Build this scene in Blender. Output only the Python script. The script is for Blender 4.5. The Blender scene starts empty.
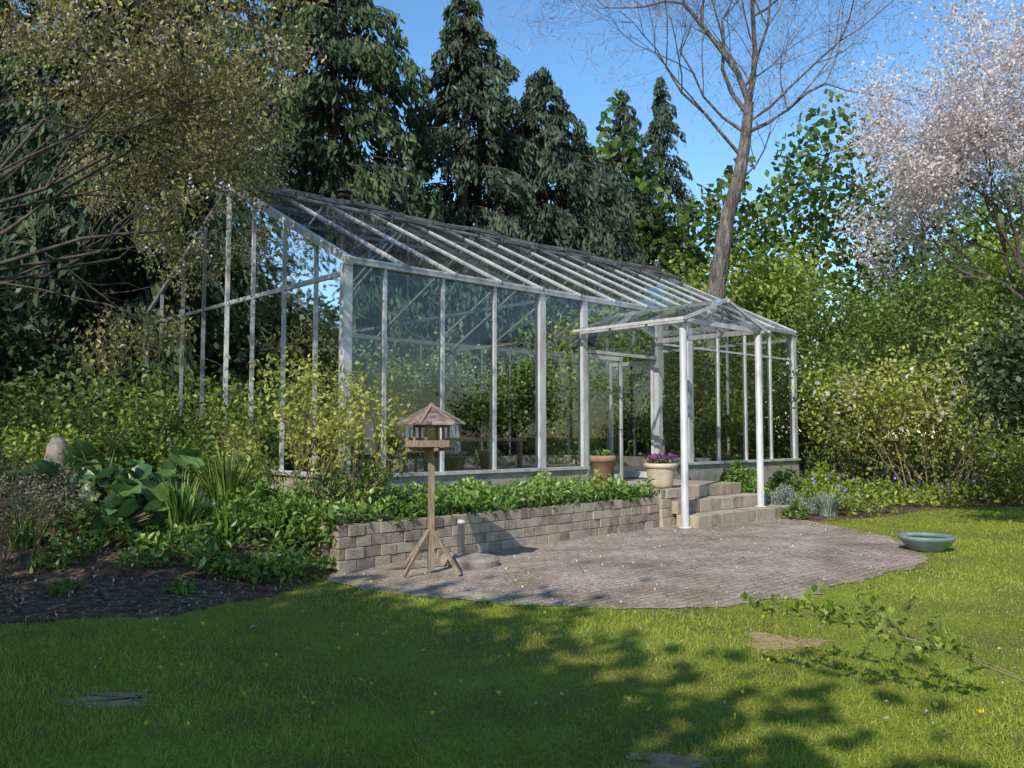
import bpy, math, random
import numpy as np
from mathutils import Vector
RG=np.random.default_rng(11); random.seed(11)
SC=bpy.context.scene; COL=SC.collection
SC.view_settings.view_transform='Standard'; SC.view_settings.look='None'; SC.view_settings.exposure=0

# ---------------------------------------------------------------- materials
def mnew(name):
    m=bpy.data.materials.new(name); m.use_nodes=True; nt=m.node_tree; nt.nodes.clear()
    return m,nt,nt.nodes.new('ShaderNodeOutputMaterial')
def ramp(nt,fac,stops):
    r=nt.nodes.new('ShaderNodeValToRGB'); e=r.color_ramp.elements
    while len(e)<len(stops): e.new(0.5)
    for i,(p,c) in enumerate(stops):
        e[i].position=p; e[i].color=(c[0],c[1],c[2],1)
    nt.links.new(fac,r.inputs[0]); return r.outputs[0]
def leafmat(name,c0,c1,c2,trans=.35,rough=.5,spec=.3,k=1.35):
    m,nt,o=mnew(name); N=nt.nodes; l=nt.links.new
    c0,c1,c2=[tuple(min(v*k,.85) for v in c) for c in (c0,c1,c2)]
    a=N.new('ShaderNodeAttribute'); a.attribute_name='tone'
    c=ramp(nt,a.outputs['Fac'],[(0,c0),(.55,c1),(1,c2)])
    p=N.new('ShaderNodeBsdfDiffuse'); l(c,p.inputs['Color'])
    t=N.new('ShaderNodeBsdfTranslucent'); l(c,t.inputs['Color'])
    mx=N.new('ShaderNodeMixShader'); mx.inputs[0].default_value=trans
    l(p.outputs[0],mx.inputs[1]); l(t.outputs[0],mx.inputs[2])
    gl=N.new('ShaderNodeBsdfGlossy'); gl.inputs['Roughness'].default_value=rough
    m2=N.new('ShaderNodeMixShader'); m2.inputs[0].default_value=.12*spec; l(mx.outputs[0],m2.inputs[1]); l(gl.outputs[0],m2.inputs[2]); l(m2.outputs[0],o.inputs[0]); return m
def noisemat(name,stops,scale=5,rough=.7,metal=0,bump=.2,bscale=None,tone=0,stretch=(1,1,1),dist=.02,spec=.4):
    m,nt,o=mnew(name); N=nt.nodes; l=nt.links.new
    tc=N.new('ShaderNodeTexCoord'); mp=N.new('ShaderNodeMapping'); mp.inputs['Scale'].default_value=stretch
    l(tc.outputs['Object'],mp.inputs[0])
    n=N.new('ShaderNodeTexNoise'); n.inputs['Scale'].default_value=scale; n.inputs['Detail'].default_value=8; n.inputs['Roughness'].default_value=.62
    l(mp.outputs[0],n.inputs['Vector']); f=n.outputs[0]
    if tone:
        a=N.new('ShaderNodeAttribute'); a.attribute_name='tone'
        mm=N.new('ShaderNodeMath'); mm.operation='MULTIPLY_ADD'; mm.inputs[1].default_value=tone; l(a.outputs['Fac'],mm.inputs[0]); 
        s=N.new('ShaderNodeMath'); s.operation='SUBTRACT'; s.inputs[1].default_value=tone*.5; l(f,s.inputs[0]); l(s.outputs[0],mm.inputs[2]); f=mm.outputs[0]
    c=ramp(nt,f,stops)
    p=N.new('ShaderNodeBsdfPrincipled'); p.inputs['Roughness'].default_value=rough; p.inputs['Metallic'].default_value=metal
    p.inputs['Specular IOR Level'].default_value=spec
    l(c,p.inputs['Base Color'])
    if bump:
        n2=N.new('ShaderNodeTexNoise'); n2.inputs['Scale'].default_value=bscale or scale*4; n2.inputs['Detail'].default_value=6
        l(mp.outputs[0],n2.inputs['Vector'])
        b=N.new('ShaderNodeBump'); b.inputs['Strength'].default_value=bump; b.inputs['Distance'].default_value=dist
        l(n2.outputs[0],b.inputs['Height']); l(b.outputs[0],p.inputs['Normal'])
    l(p.outputs[0],o.inputs[0]); return m
def glassmat(name,tint,dirt,refl=1.0):
    m,nt,o=mnew(name); N=nt.nodes; l=nt.links.new
    t=N.new('ShaderNodeBsdfTransparent'); t.inputs[0].default_value=(*tint,1)
    g=N.new('ShaderNodeBsdfGlossy'); g.inputs['Roughness'].default_value=.02; g.inputs[0].default_value=(.9,.95,1,1)
    d=N.new('ShaderNodeBsdfDiffuse'); d.inputs[0].default_value=(.5,.52,.5,1)
    tc=N.new('ShaderNodeTexCoord'); n=N.new('ShaderNodeTexNoise'); n.inputs['Scale'].default_value=1.3; n.inputs['Detail'].default_value=7
    l(tc.outputs['Object'],n.inputs['Vector'])
    mu=N.new('ShaderNodeMath'); mu.operation='MULTIPLY'; mu.inputs[1].default_value=dirt*2; l(n.outputs[0],mu.inputs[0])
    m1=N.new('ShaderNodeMixShader'); l(mu.outputs[0],m1.inputs[0]); l(t.outputs[0],m1.inputs[1]); l(d.outputs[0],m1.inputs[2])
    fr=N.new('ShaderNodeFresnel'); fr.inputs[0].default_value=1.5
    b=N.new('ShaderNodeBump'); b.inputs['Strength'].default_value=.05; b.inputs['Distance'].default_value=.02
    l(n.outputs[0],b.inputs['Height']); l(b.outputs[0],g.inputs['Normal'])
    f2=N.new('ShaderNodeMath'); f2.operation='MULTIPLY_ADD'; f2.inputs[1].default_value=1.2*refl; f2.inputs[2].default_value=0; f2.use_clamp=True
    l(fr.outputs[0],f2.inputs[0])
    m2=N.new('ShaderNodeMixShader'); l(f2.outputs[0],m2.inputs[0]); l(m1.outputs[0],m2.inputs[1]); l(g.outputs[0],m2.inputs[2])
    l(m2.outputs[0],o.inputs[0]); return m

M={}
M['alu']=noisemat('weathered_aluminium',[(.25,(.24,.235,.22)),(.42,(.42,.41,.39)),(.6,(.54,.54,.52)),(.8,(.64,.64,.62))],5,.5,.1,.05,30,stretch=(1,1,.35))
M['alud']=noisemat('dull_shade_aluminium',[(.3,(.12,.12,.115)),(.6,(.26,.26,.25))],4,.5,.3,.05,30)  # darker frame metal; on the rear gable it puts shade into the colour
M['ventf']=noisemat('dark_vent_frame',[(.3,(.05,.05,.05)),(.6,(.12,.12,.115))],4,.6,.1,.05,30)
M['glass']=glassmat('window_glass',(.92,.95,.94),.002,1.0)
M['rglass']=glassmat('roof_glass',(.84,.88,.87),.04,.42)  # diffuse share: dirt film plus a hazy grey sky reflection painted in
M['concrete']=noisemat('concrete',[(.3,(.21,.185,.15)),(.55,(.36,.315,.265)),(.8,(.46,.41,.355))],4,.9,0,.4,40)
M['block']=noisemat('wall_block',[(.2,(.15,.115,.085)),(.45,(.30,.24,.18)),(.65,(.40,.33,.25)),(.9,(.50,.42,.33))],7,.92,0,.7,60,tone=.32)
M['stepm']=noisemat('step_stone',[(.2,(.17,.135,.10)),(.45,(.35,.285,.21)),(.9,(.52,.43,.33))],7,.92,0,.6,60,tone=.28)
M['barkd']=noisemat('dark_bark',[(.3,(.03,.024,.018)),(.7,(.12,.095,.075))],4,.95,0,.6,12,stretch=(2,2,.5))
M['barkt']=noisemat('rough_grey_brown_bark',[(.3,(.045,.038,.032)),(.48,(.13,.105,.09)),(.6,(.21,.175,.15)),(.75,(.32,.28,.24))],3.2,.95,0,1,7,stretch=(2.2,2.2,.6),dist=.12)
M['stem']=noisemat('stem',[(.3,(.10,.075,.04)),(.7,(.26,.21,.12))],6,.8,0,.1)
M['soil']=noisemat('mulch_soil',[(.3,(.045,.03,.02)),(.5,(.12,.082,.055)),(.62,(.21,.15,.105)),(.75,(.32,.245,.185))],14,.95,0,1.0,30,dist=.06,spec=.05)
M['dirt']=noisemat('dry_dirt',[(.3,(.24,.155,.08)),(.55,(.42,.28,.165)),(.75,(.55,.40,.26))],12,1,0,.9,40,dist=.03,spec=.0)
M['wood']=noisemat('weathered_wood',[(.3,(.12,.085,.055)),(.55,(.27,.20,.135)),(.8,(.42,.33,.24))],6,.8,0,.3,30,stretch=(6,6,.6))
M['shingle']=noisemat('roof_shingle',[(.2,(.10,.068,.055)),(.5,(.21,.15,.125)),(.85,(.34,.27,.235))],5,.85,0,.4,30,tone=.6)
M['terra']=noisemat('terracotta',[(.3,(.18,.10,.06)),(.6,(.32,.19,.12)),(.8,(.44,.32,.22))],5,.85,0,.2)
M['cream']=noisemat('cream_clay',[(.3,(.38,.30,.22)),(.6,(.54,.45,.35)),(.8,(.64,.56,.46))],5,.8,0,.2)
M['glaze']=noisemat('turquoise_glaze',[(.3,(.10,.15,.13)),(.6,(.18,.25,.22)),(.8,(.3,.35,.31))],5,.4,0,.1)
M['black']=noisemat('black_steel',[(.3,(.012,.012,.012)),(.7,(.04,.04,.04))],5,.5,.3,.1)
M['stone']=noisemat('stone',[(.3,(.16,.13,.11)),(.6,(.31,.25,.21)),(.8,(.41,.35,.31))],4,.9,0,.6,20)
M['floor']=noisemat('paved_floor',[(.3,(.14,.12,.11)),(.7,(.3,.27,.24))],4,.8,0,.2)
M['fabric']=noisemat('cushion',[(.3,(.6,.6,.57)),(.7,(.8,.78,.75))],4,.9,0,.1)
M['tabletop']=noisemat('table_wood',[(.3,(.30,.17,.08)),(.7,(.48,.30,.16))],4,.5,0,.1,stretch=(1,6,6))
def water():
    m,nt,o=mnew('water_surface'); p=nt.nodes.new('ShaderNodeBsdfPrincipled'); p.inputs['Base Color'].default_value=(.08,.16,.14,1)
    p.inputs['Roughness'].default_value=.04; n=nt.nodes.new('ShaderNodeTexNoise'); n.inputs['Scale'].default_value=9
    b=nt.nodes.new('ShaderNodeBump'); b.inputs['Strength'].default_value=.06; nt.links.new(n.outputs[0],b.inputs['Height']); nt.links.new(b.outputs[0],p.inputs['Normal'])
    nt.links.new(p.outputs[0],o.inputs[0]); return m
M['water']=water()
L_={}
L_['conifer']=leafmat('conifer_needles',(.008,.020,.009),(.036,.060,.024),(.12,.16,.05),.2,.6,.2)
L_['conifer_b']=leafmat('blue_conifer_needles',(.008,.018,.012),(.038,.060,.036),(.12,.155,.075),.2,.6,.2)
L_['spring']=leafmat('spring_leaves',(.05,.08,.012),(.21,.27,.035),(.43,.50,.09),.5)
L_['mid']=leafmat('mid_green_leaves',(.025,.05,.01),(.10,.16,.026),(.27,.35,.065),.45)
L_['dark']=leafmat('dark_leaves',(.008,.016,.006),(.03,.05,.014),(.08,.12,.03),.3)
L_['olive']=leafmat('bronze_leaves',(.05,.045,.015),(.18,.15,.05),(.44,.37,.17),.45)
L_['yellow']=leafmat('yellow_green_leaves',(.10,.10,.018),(.32,.33,.06),(.56,.54,.17),.5)
L_['cover']=leafmat('ground_cover_leaves',(.02,.055,.01),(.10,.18,.03),(.28,.38,.09),.4,.4)
L_['rhubarb']=leafmat('broad_leaves',(.02,.05,.015),(.065,.13,.035),(.15,.24,.07),.3,.35,.6)
L_['silver']=leafmat('silver_leaves',(.06,.08,.06),(.17,.22,.18),(.32,.38,.33),.25)
L_['blossom']=leafmat('blossom_petals',(.46,.37,.35),(.72,.63,.60),(.84,.78,.75),.45,.6,k=1.0)
L_['grass']=leafmat('grass_blades',(.10,.12,.014),(.255,.305,.038),(.47,.50,.10),.45,.5,.15,k=1.25)
L_['purple']=leafmat('purple_petals',(.05,.01,.06),(.14,.03,.17),(.35,.12,.35),.3)
L_['blue']=leafmat('blue_petals',(.06,.05,.25),(.16,.14,.5),(.35,.3,.7),.3)
L_['dandelion']=leafmat('yellow_petals',(.6,.45,.02),(.8,.6,.03),(.9,.75,.1),.3,k=1)
L_['litter']=leafmat('leaf_litter',(.08,.05,.03),(.24,.18,.11),(.6,.52,.42),.1,.8)
L_['dry']=leafmat('dry_twiggy_leaves',(.06,.055,.03),(.15,.14,.07),(.28,.25,.16),.3)
L_['twigs']=leafmat('fine_purple_twigs',(.08,.055,.055),(.18,.135,.135),(.30,.24,.23),.0)

# ---------------------------------------------------------------- mesh helpers
def nz(v):
    v=np.asarray(v,float); return v/(np.linalg.norm(v,axis=-1,keepdims=True)+1e-9)
class MB:
    def __init__(s): s.v=[]; s.f=[]; s.t=[]
    def add(s,vs,fs,tone=.5):
        o=len(s.v); s.v+= [tuple(map(float,q)) for q in vs]; s.f+=[tuple(i+o for i in q) for q in fs]; s.t+=[tone]*len(fs)
    def hexa(s,a,tone=.5):
        s.add(a,[(0,3,2,1),(4,5,6,7),(0,1,5,4),(1,2,6,5),(2,3,7,6),(3,0,4,7)],tone)
    def box(s,c,sx,sy,sz,ang=0,tone=.5):
        ca,sa=math.cos(ang),math.sin(ang); r=[]
        for z in (-sz/2,sz/2):
            for x,y in ((-1,-1),(1,-1),(1,1),(-1,1)):
                X,Y=x*sx/2,y*sy/2; r.append((c[0]+X*ca-Y*sa,c[1]+X*sa+Y*ca,c[2]+z))
        s.hexa(r,tone)
    def beam(s,p0,p1,w,d,up=(0,0,1),tone=.5):
        p0=np.array(p0,float);p1=np.array(p1,float);a=nz(p1-p0)
        if abs(np.dot(a,up))>.98: up=(0,1,0)
        sd=nz(np.cross(a,up)); u=np.cross(sd,a); r=[]
        for p in (p0,p1):
            for i,j in ((-1,-1),(1,-1),(1,1),(-1,1)): r.append(p+sd*i*w/2+u*j*d/2)
        s.hexa(r,tone)
    def tube(s,pts,rad,n=6,cap=True):
        pts=[np.array(p,float) for p in pts]; o=[];k=len(pts)
        for i in range(k):
            a=nz(pts[min(i+1,k-1)]-pts[max(i-1,0)])
            ref=np.array((1,0,0.)) if abs(a[0])<.8 else np.array((0,1,0.))
            x=nz(np.cross(a,ref)); y=np.cross(a,x)
            for j in range(n):
                t=2*math.pi*j/n; o.append(pts[i]+rad[i]*(x*math.cos(t)+y*math.sin(t)))
        fs=[(i*n+j,i*n+(j+1)%n,(i+1)*n+(j+1)%n,(i+1)*n+j) for i in range(k-1) for j in range(n)]
        if cap: fs+= [tuple(range(n-1,-1,-1)),tuple((k-1)*n+j for j in range(n))]
        s.add(o,fs)
    def lathe(s,prof,n=32,c=(0,0,0)):
        o=[];k=len(prof)
        for r,z in prof:
            for j in range(n):
                t=2*math.pi*j/n; o.append((c[0]+r*math.cos(t),c[1]+r*math.sin(t),c[2]+z))
        s.add(o,[(i*n+j,i*n+(j+1)%n,(i+1)*n+(j+1)%n,(i+1)*n+j) for i in range(k-1) for j in range(n)])
    def obj(s,name,mat,parent=None,smooth=False,loc=None,rotz=0):
        me=bpy.data.meshes.new(name); me.from_pydata(s.v,[],s.f)
        a=me.attributes.new('tone','FLOAT','FACE'); a.data.foreach_set('value',np.array(s.t,dtype=np.float32))
        if smooth: me.polygons.foreach_set('use_smooth',[True]*len(me.polygons))
        me.materials.append(mat); me.update()
        ob=bpy.data.objects.new(name,me); COL.objects.link(ob)
        if parent: ob.parent=parent
        if loc is not None: ob.location=loc
        ob.rotation_euler[2]=rotz
        return ob
def tag(o,label=None,cat=None,group=None,kind=None):
    if label:o['label']=label
    if cat:o['category']=cat
    if group:o['group']=group
    if kind:o['kind']=kind
    return o
def empty(name,loc=(0,0,0),rotz=0,parent=None,label=None,cat=None,group=None):
    e=bpy.data.objects.new(name,None); e.empty_display_size=.2; COL.objects.link(e); e.location=loc; e.rotation_euler[2]=rotz
    if parent: e.parent=parent
    tag(e,label,cat,group); return e
def rawmesh(name,V,F,tone,mat,parent=None):
    V=np.ascontiguousarray(V,dtype=np.float32); F=np.ascontiguousarray(F,dtype=np.int32)
    m,k=F.shape; me=bpy.data.meshes.new(name)
    me.vertices.add(len(V)); me.vertices.foreach_set('co',V.ravel())
    me.loops.add(m*k); me.loops.foreach_set('vertex_index',F.ravel())
    me.polygons.add(m); me.polygons.foreach_set('loop_start',np.arange(0,m*k,k,dtype=np.int32))
    try: me.polygons.foreach_set('loop_total',np.full(m,k,dtype=np.int32))
    except Exception: pass
    me.update(calc_edges=True)
    a=me.attributes.new('tone','FLOAT','FACE'); a.data.foreach_set('value',np.clip(tone,0,1).astype(np.float32))
    me.materials.append(mat); ob=bpy.data.objects.new(name,me); COL.objects.link(ob)
    if parent: ob.parent=parent
    return ob
def leaves(name,P,Ls,Ws,mat,parent=None,tone=None,bias=(0,0,0),mix=1.,nup=.5,style='fold',base=False,fold=.25):
    P=np.asarray(P,float); n=len(P)
    a=nz(np.broadcast_to(np.asarray(bias,float),(n,3))+mix*RG.normal(size=(n,3)))
    q=nz(RG.normal(size=(n,3))*(1-nup)+np.array((0,0,1.))*nup*1.6)
    b=nz(np.cross(a,q)); nn=np.cross(b,a)
    Ls=np.broadcast_to(Ls,(n,))*RG.uniform(.7,1.25,n); Ws=np.broadcast_to(Ws,(n,))*RG.uniform(.75,1.2,n)
    c=P+ (a*Ls[:,None]*.5 if base else 0)
    if tone is None: tone=RG.random(n)
    tone=np.asarray(tone)
    aL=a*Ls[:,None]*.5; bW=b*Ws[:,None]*.5
    if style=='diamond':
        V=np.stack([c-aL,c+bW,c+aL,c-bW],1).reshape(-1,3); F=np.arange(n*4).reshape(n,4); T=tone
    elif style=='blade':
        V=np.stack([c-aL-bW,c-aL+bW,c+aL],1).reshape(-1,3); F=np.arange(n*3).reshape(n,3); T=tone
    elif style=='fold':
        up=nn*(Ws*fold)[:,None]
        V=np.stack([c-aL,c+bW+up-aL*.1,c+aL,c-bW+up-aL*.1],1).reshape(-1,3)
        i=np.arange(n)[:,None]*4; F=np.stack([i+[0,1,2],i+[0,2,3]],1).reshape(-1,3); T=np.repeat(tone,2)
    else:
        k=10; th=np.linspace(0,2*np.pi,k,endpoint=False)
        rr=RG.uniform(.8,1.1,(n,k))*(1-.35*(np.abs(th-np.pi)<.2))
        zz=RG.normal(size=(n,k))*.12+.12
        rim=c[:,None]+aL[:,None]*(rr*np.cos(th))[:,:,None]+bW[:,None]*(rr*np.sin(th))[:,:,None]+nn[:,None]*(zz*Ls[:,None]*.5)[:,:,None]
        V=np.concatenate([c[:,None],rim],1).reshape(-1,3); i=np.arange(n)[:,None,None]*(k+1)
        t=np.stack([np.zeros(k,int),1+np.arange(k),1+(np.arange(k)+1)%k],1)
        F=(i+t[None]).reshape(-1,3); T=np.clip(np.repeat(tone,k)+RG.normal(size=n*k)*.06,0,1)
    return rawmesh(name,V,F,T,mat,parent)
def grow(mb,tips,p,d,L,r,lv,mx,nch,spread,upb,ratio=.72,wob=.14,rk=.68,keep=None):
    pts=[p]; rr=[r]; 
    for i in range(4):
        d=nz(d+RG.normal(size=3)*wob+np.array((0,0,upb))*.12); p=p+d*L/4; pts.append(p); rr.append(r*(1-.42*(i+1)/4))
    if keep is not None and lv>1 and not keep(pts[-1]): return
    mb.tube(pts,rr,8 if lv==0 else (5 if lv<3 else 3),cap=False)
    if lv>=mx: tips+=pts[1:]; return
    if lv==mx-1: tips+=pts[3:]
    for k in range(nch):
        i=4 if (k==0) else int(RG.integers(2,5))
        pr=nz(np.cross(d,RG.normal(size=3)))
        cd=nz(d+pr*spread*RG.uniform(.6,1.3)+np.array((0,0,upb))*.3)
        grow(mb,tips,pts[i],cd,L*ratio*RG.uniform(.8,1.15),rr[i]*rk,lv+1,mx,nch,spread,upb,ratio,wob,rk,keep)
def clumps(tips,n,sig,flat=.8):
    T=np.array(tips); i=RG.integers(0,len(T),n); ct=RG.random(len(T))
    P=T[i]+RG.normal(size=(n,3))*sig*np.array((1,1,flat))
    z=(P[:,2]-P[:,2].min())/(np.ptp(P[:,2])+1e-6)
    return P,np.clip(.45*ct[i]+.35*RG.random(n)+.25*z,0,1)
def decid(name,loc,H,n,lmat,label,cat='tree',mx=3,nch=5,spread=.75,lsz=(.16,.1),sig=.5,bark='barkd',tr=.02,group=None,upb=.5,L0=.3,trunkdir=(0,0,1)):
    e=empty(name,loc,0,None,label,cat,group); mb=MB(); tips=[]
    grow(mb,tips,np.zeros(3)-np.array((0,0,.1)),nz(np.array(trunkdir,float)),H*L0,H*tr,0,mx,nch,spread,upb)
    mb.obj('trunk',M[bark],e,True)
    P,t=clumps(tips,n,sig)
    P[:,2]=np.maximum(P[:,2],.3)
    leaves('crown',P,lsz[0],lsz[1],lmat,e,t,(0,0,-.2),1,.4,'diamond'); return e
def shrub(name,loc,h,n,lmat,label,stems=7,spread=.5,lsz=(.07,.045),sig=.12,rad=.25,cat='shrub',flower=None,nf=0,fsz=.06,group=None,mx=2,nup=.45,lean=.5,low=.0):
    e=empty(name,loc,0,None,label,cat,group); mb=MB(); tips=[]
    for k in range(stems):
        a=RG.uniform(0,6.28); r=rad*math.sqrt(RG.random())
        grow(mb,tips,np.array((r*math.cos(a),r*math.sin(a),-.05)),nz(np.array((math.cos(a)*lean,math.sin(a)*lean,1.))),h*.48,.009*h**.5,0,mx,3,spread,.35,.62,.12)
    mb.obj('stems',M['stem'],e,True)
    P,t=clumps(tips,n,sig)
    if low>0:
        m=int(n*low); a=RG.uniform(0,6.28,m); s=h*.42*RG.random(m)**.45; z=h*.62*RG.random(m)
        s=s*(.75+.4*np.sin(z/h*4+.6)); c=np.floor(a*5)+np.floor(z*4)*13
        P=np.concatenate([P,np.stack([s*np.cos(a),s*np.sin(a),z],1)]); t=np.concatenate([t,np.clip(.05+.35*(np.sin(c*12.9898)*.5+.5)+.35*RG.random(m),0,1)])
    P[:,2]=np.maximum(P[:,2],.05)
    leaves('foliage',P,lsz[0],lsz[1],lmat,e,t,(0,0,.1),1,nup,'diamond' if h>3 else 'fold')
    if flower is not None:
        T=np.array(tips); T=T[T[:,2]>.35*h]; 
        i=RG.integers(0,len(T),nf); leaves('blossoms',T[i]+RG.normal(size=(nf,3))*sig,fsz,fsz,flower,e,None,(0,0,0),1,.5)  # flower petals around the upper stem tips, not leaves
    return e
def mound(name,loc,r,h,n,lmat,label,lsz=(.08,.05),style='fold',cat='plant',bias=(0,0,.5),mix=.8,nup=.5,base=False,group=None,part='foliage'):
    e=empty(name,loc,0,None,label,cat,group); mb=MB()
    for k in range(8):
        a=RG.uniform(0,6.28); mb.tube([(0,0,-.05),(math.cos(a)*r*.3,math.sin(a)*r*.3,h*.5),(math.cos(a)*r*.7,math.sin(a)*r*.7,h*.75)],[.008,.006,.003],4)
    mb.obj('stems',M['stem'],e)
    a=RG.uniform(0,6.28,n); s=np.sqrt(RG.random(n)); ph=RG.uniform(0,6,3)
    lob=.8+.2*np.sin(3*a+ph[0])+.15*np.sin(5*a+ph[1])
    zt=(1-s**2*.75)*h*(.7+.3*RG.random(n)+.25*np.sin(a*2+s*4+ph[2]))
    z=zt*(.35+.65*RG.random(n)**.5)
    P=np.stack([r*s*lob*np.cos(a),r*s*lob*np.sin(a),z],1)
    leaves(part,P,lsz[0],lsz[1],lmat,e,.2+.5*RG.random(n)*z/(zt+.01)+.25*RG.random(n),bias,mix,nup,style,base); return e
def blades(name,loc,r,L,W,n,lmat,label,cat='plant',group=None,lean=.35):
    e=empty(name,loc,0,None,label,cat,group)
    V=[];F=[];T=[]
    for i in range(n):
        a=RG.uniform(0,6.28); s=r*.35*math.sqrt(RG.random()); b=np.array((s*math.cos(a),s*math.sin(a),-.02))
        o=np.array((math.cos(a),math.sin(a),0)); sd=np.array((-o[1],o[0],0)); l=L*RG.uniform(.6,1.15); ln=lean*RG.uniform(.3,1.5); t=RG.random()
        k=len(V)
        for j in range(5):
            f=j/4; c=b+o*l*ln*f**2+np.array((0,0,1))*l*(f-.35*ln*f**3); w=W*(1-f**2)*.5+.001
            V+= [c-sd*w,c+sd*w]
        for j in range(4): F.append((k+2*j,k+2*j+1,k+2*j+3,k+2*j+2)); T.append(t)
    rawmesh('foliage',np.array(V),np.array(F),np.array(T),lmat,e); return e
def conifer(loc,H,Rr,n,lmat,label,z0=.03,pw=.62,var=(.5,1.2)):
    e=empty('conifer_tree',loc,0,None,label,'tree'); mb=MB()
    mb.tube([(0,0,-.1),(.05,0,H*.3),(0,.05,H*.6),(0,0,H*.985)],[H*.018,H*.013,H*.008,.02],8)
    nb=int(H*9); t=np.linspace(z0,.99,nb)+RG.normal(size=nb)*.006; az=np.arange(nb)*2.4+RG.normal(size=nb)*.5
    ph=RG.uniform(0,6,2)
    ln=Rr*(np.clip(1-t,0,1)**pw)*RG.uniform(var[0],var[1],nb)+.15
    ln*=1+.18*np.sin(az+t*9+ph[0])+.10*np.sin(t*31+ph[1])
    for i in range(nb):
        d=np.array((math.cos(az[i]),math.sin(az[i]),0)); pts=[d*ln[i]*s+np.array((0,0,t[i]*H+ln[i]*(.22*s-.50*s*s))) for s in (0,.35,.7,1)]
        mb.tube(pts,[.05*(1-t[i])+.012,.03,.018,.006],3,False)
    mb.obj('trunk',M['barkd'],e,True)
    pr=ln+.25; i=RG.choice(nb,n,p=pr/pr.sum()); s=.10+.95*RG.random(n)**.65; l=ln[i]
    kk=np.floor(s*(3+l*1.6)); h1=np.abs(np.sin(kk*12.9898+i*78.233)*43758.5)%1; sgn=np.where(h1>.5,1,-1)
    d=np.stack([np.cos(az[i]),np.sin(az[i]),np.zeros(n)],1); sd=np.stack([-d[:,1],d[:,0],np.zeros(n)],1)
    f=RG.random(n); off=sgn*f*(.12+.42*l*np.minimum(s,1.1-s*.85))+RG.normal(size=n)*.06
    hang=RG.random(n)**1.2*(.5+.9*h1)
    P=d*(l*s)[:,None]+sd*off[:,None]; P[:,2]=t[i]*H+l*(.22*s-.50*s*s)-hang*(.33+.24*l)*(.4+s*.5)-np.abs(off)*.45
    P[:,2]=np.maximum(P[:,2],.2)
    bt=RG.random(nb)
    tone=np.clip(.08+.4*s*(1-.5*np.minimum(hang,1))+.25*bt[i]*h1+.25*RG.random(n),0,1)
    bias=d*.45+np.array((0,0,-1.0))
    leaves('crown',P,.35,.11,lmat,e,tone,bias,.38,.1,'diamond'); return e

# ---------------------------------------------------------------- layout
ANG=math.radians(43); C=np.array((-2.39,12.0)); U=np.array((math.cos(ANG),math.sin(ANG))); VV=np.array((-math.sin(ANG),math.cos(ANG)))
def gw(X,Y,z=0): p=C+U*X+VV*Y; return (float(p[0]),float(p[1]),z)
def tol(x,y):
    dx=np.asarray(x)-C[0]; dy=np.asarray(y)-C[1]; return dx*U[0]+dy*U[1], dx*VV[0]+dy*VV[1]
LEN=12.75; WID=7.92; EZ=4.04; RZ=5.99; BZ=.9; FZ=.62

def noise2(x,y,s=1.):
    return (np.sin(x*1.3*s+1.7*np.sin(y*.9*s))+np.sin(y*1.7*s+2.1*np.sin(x*.7*s+1))+.5*np.sin(x*3.1*s+y*2.3*s))/2.5
def lawnmat():
    m,nt,o=mnew('lawn'); N=nt.nodes; l=nt.links.new
    tc=N.new('ShaderNodeTexCoord')
    n1=N.new('ShaderNodeTexNoise'); n1.inputs['Scale'].default_value=.9; n1.inputs['Detail'].default_value=5
    n2=N.new('ShaderNodeTexNoise'); n2.inputs['Scale'].default_value=45; n2.inputs['Detail'].default_value=6
    l(tc.outputs['Object'],n1.inputs['Vector']); l(tc.outputs['Object'],n2.inputs['Vector'])
    ad=N.new('ShaderNodeMath'); ad.operation='MULTIPLY_ADD'; ad.inputs[1].default_value=.5; l(n1.outputs[0],ad.inputs[0])
    m2=N.new('ShaderNodeMath'); m2.operation='MULTIPLY'; m2.inputs[1].default_value=.5; l(n2.outputs[0],m2.inputs[0]); l(m2.outputs[0],ad.inputs[2])
    c=ramp(nt,ad.outputs[0],[(.36,(.15,.115,.06)),(.44,(.15,.155,.04)),(.55,(.22,.245,.04)),(.7,(.34,.36,.08))])
    p=N.new('ShaderNodeBsdfPrincipled'); p.inputs['Roughness'].default_value=.9; p.inputs['Specular IOR Level'].default_value=.05; l(c,p.inputs['Base Color'])
    b=N.new('ShaderNodeBump'); b.inputs['Strength'].default_value=.8; b.inputs['Distance'].default_value=.03; l(n2.outputs[0],b.inputs['Height']); l(b.outputs[0],p.inputs['Normal'])
    l(p.outputs[0],o.inputs[0]); return m
g=MB(); g.add([(-400,-400,0),(400,-400,0),(400,400,0),(-400,400,0)],[(0,1,2,3)]); go=g.obj('ground',lawnmat()); tag(go,kind='structure')

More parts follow.
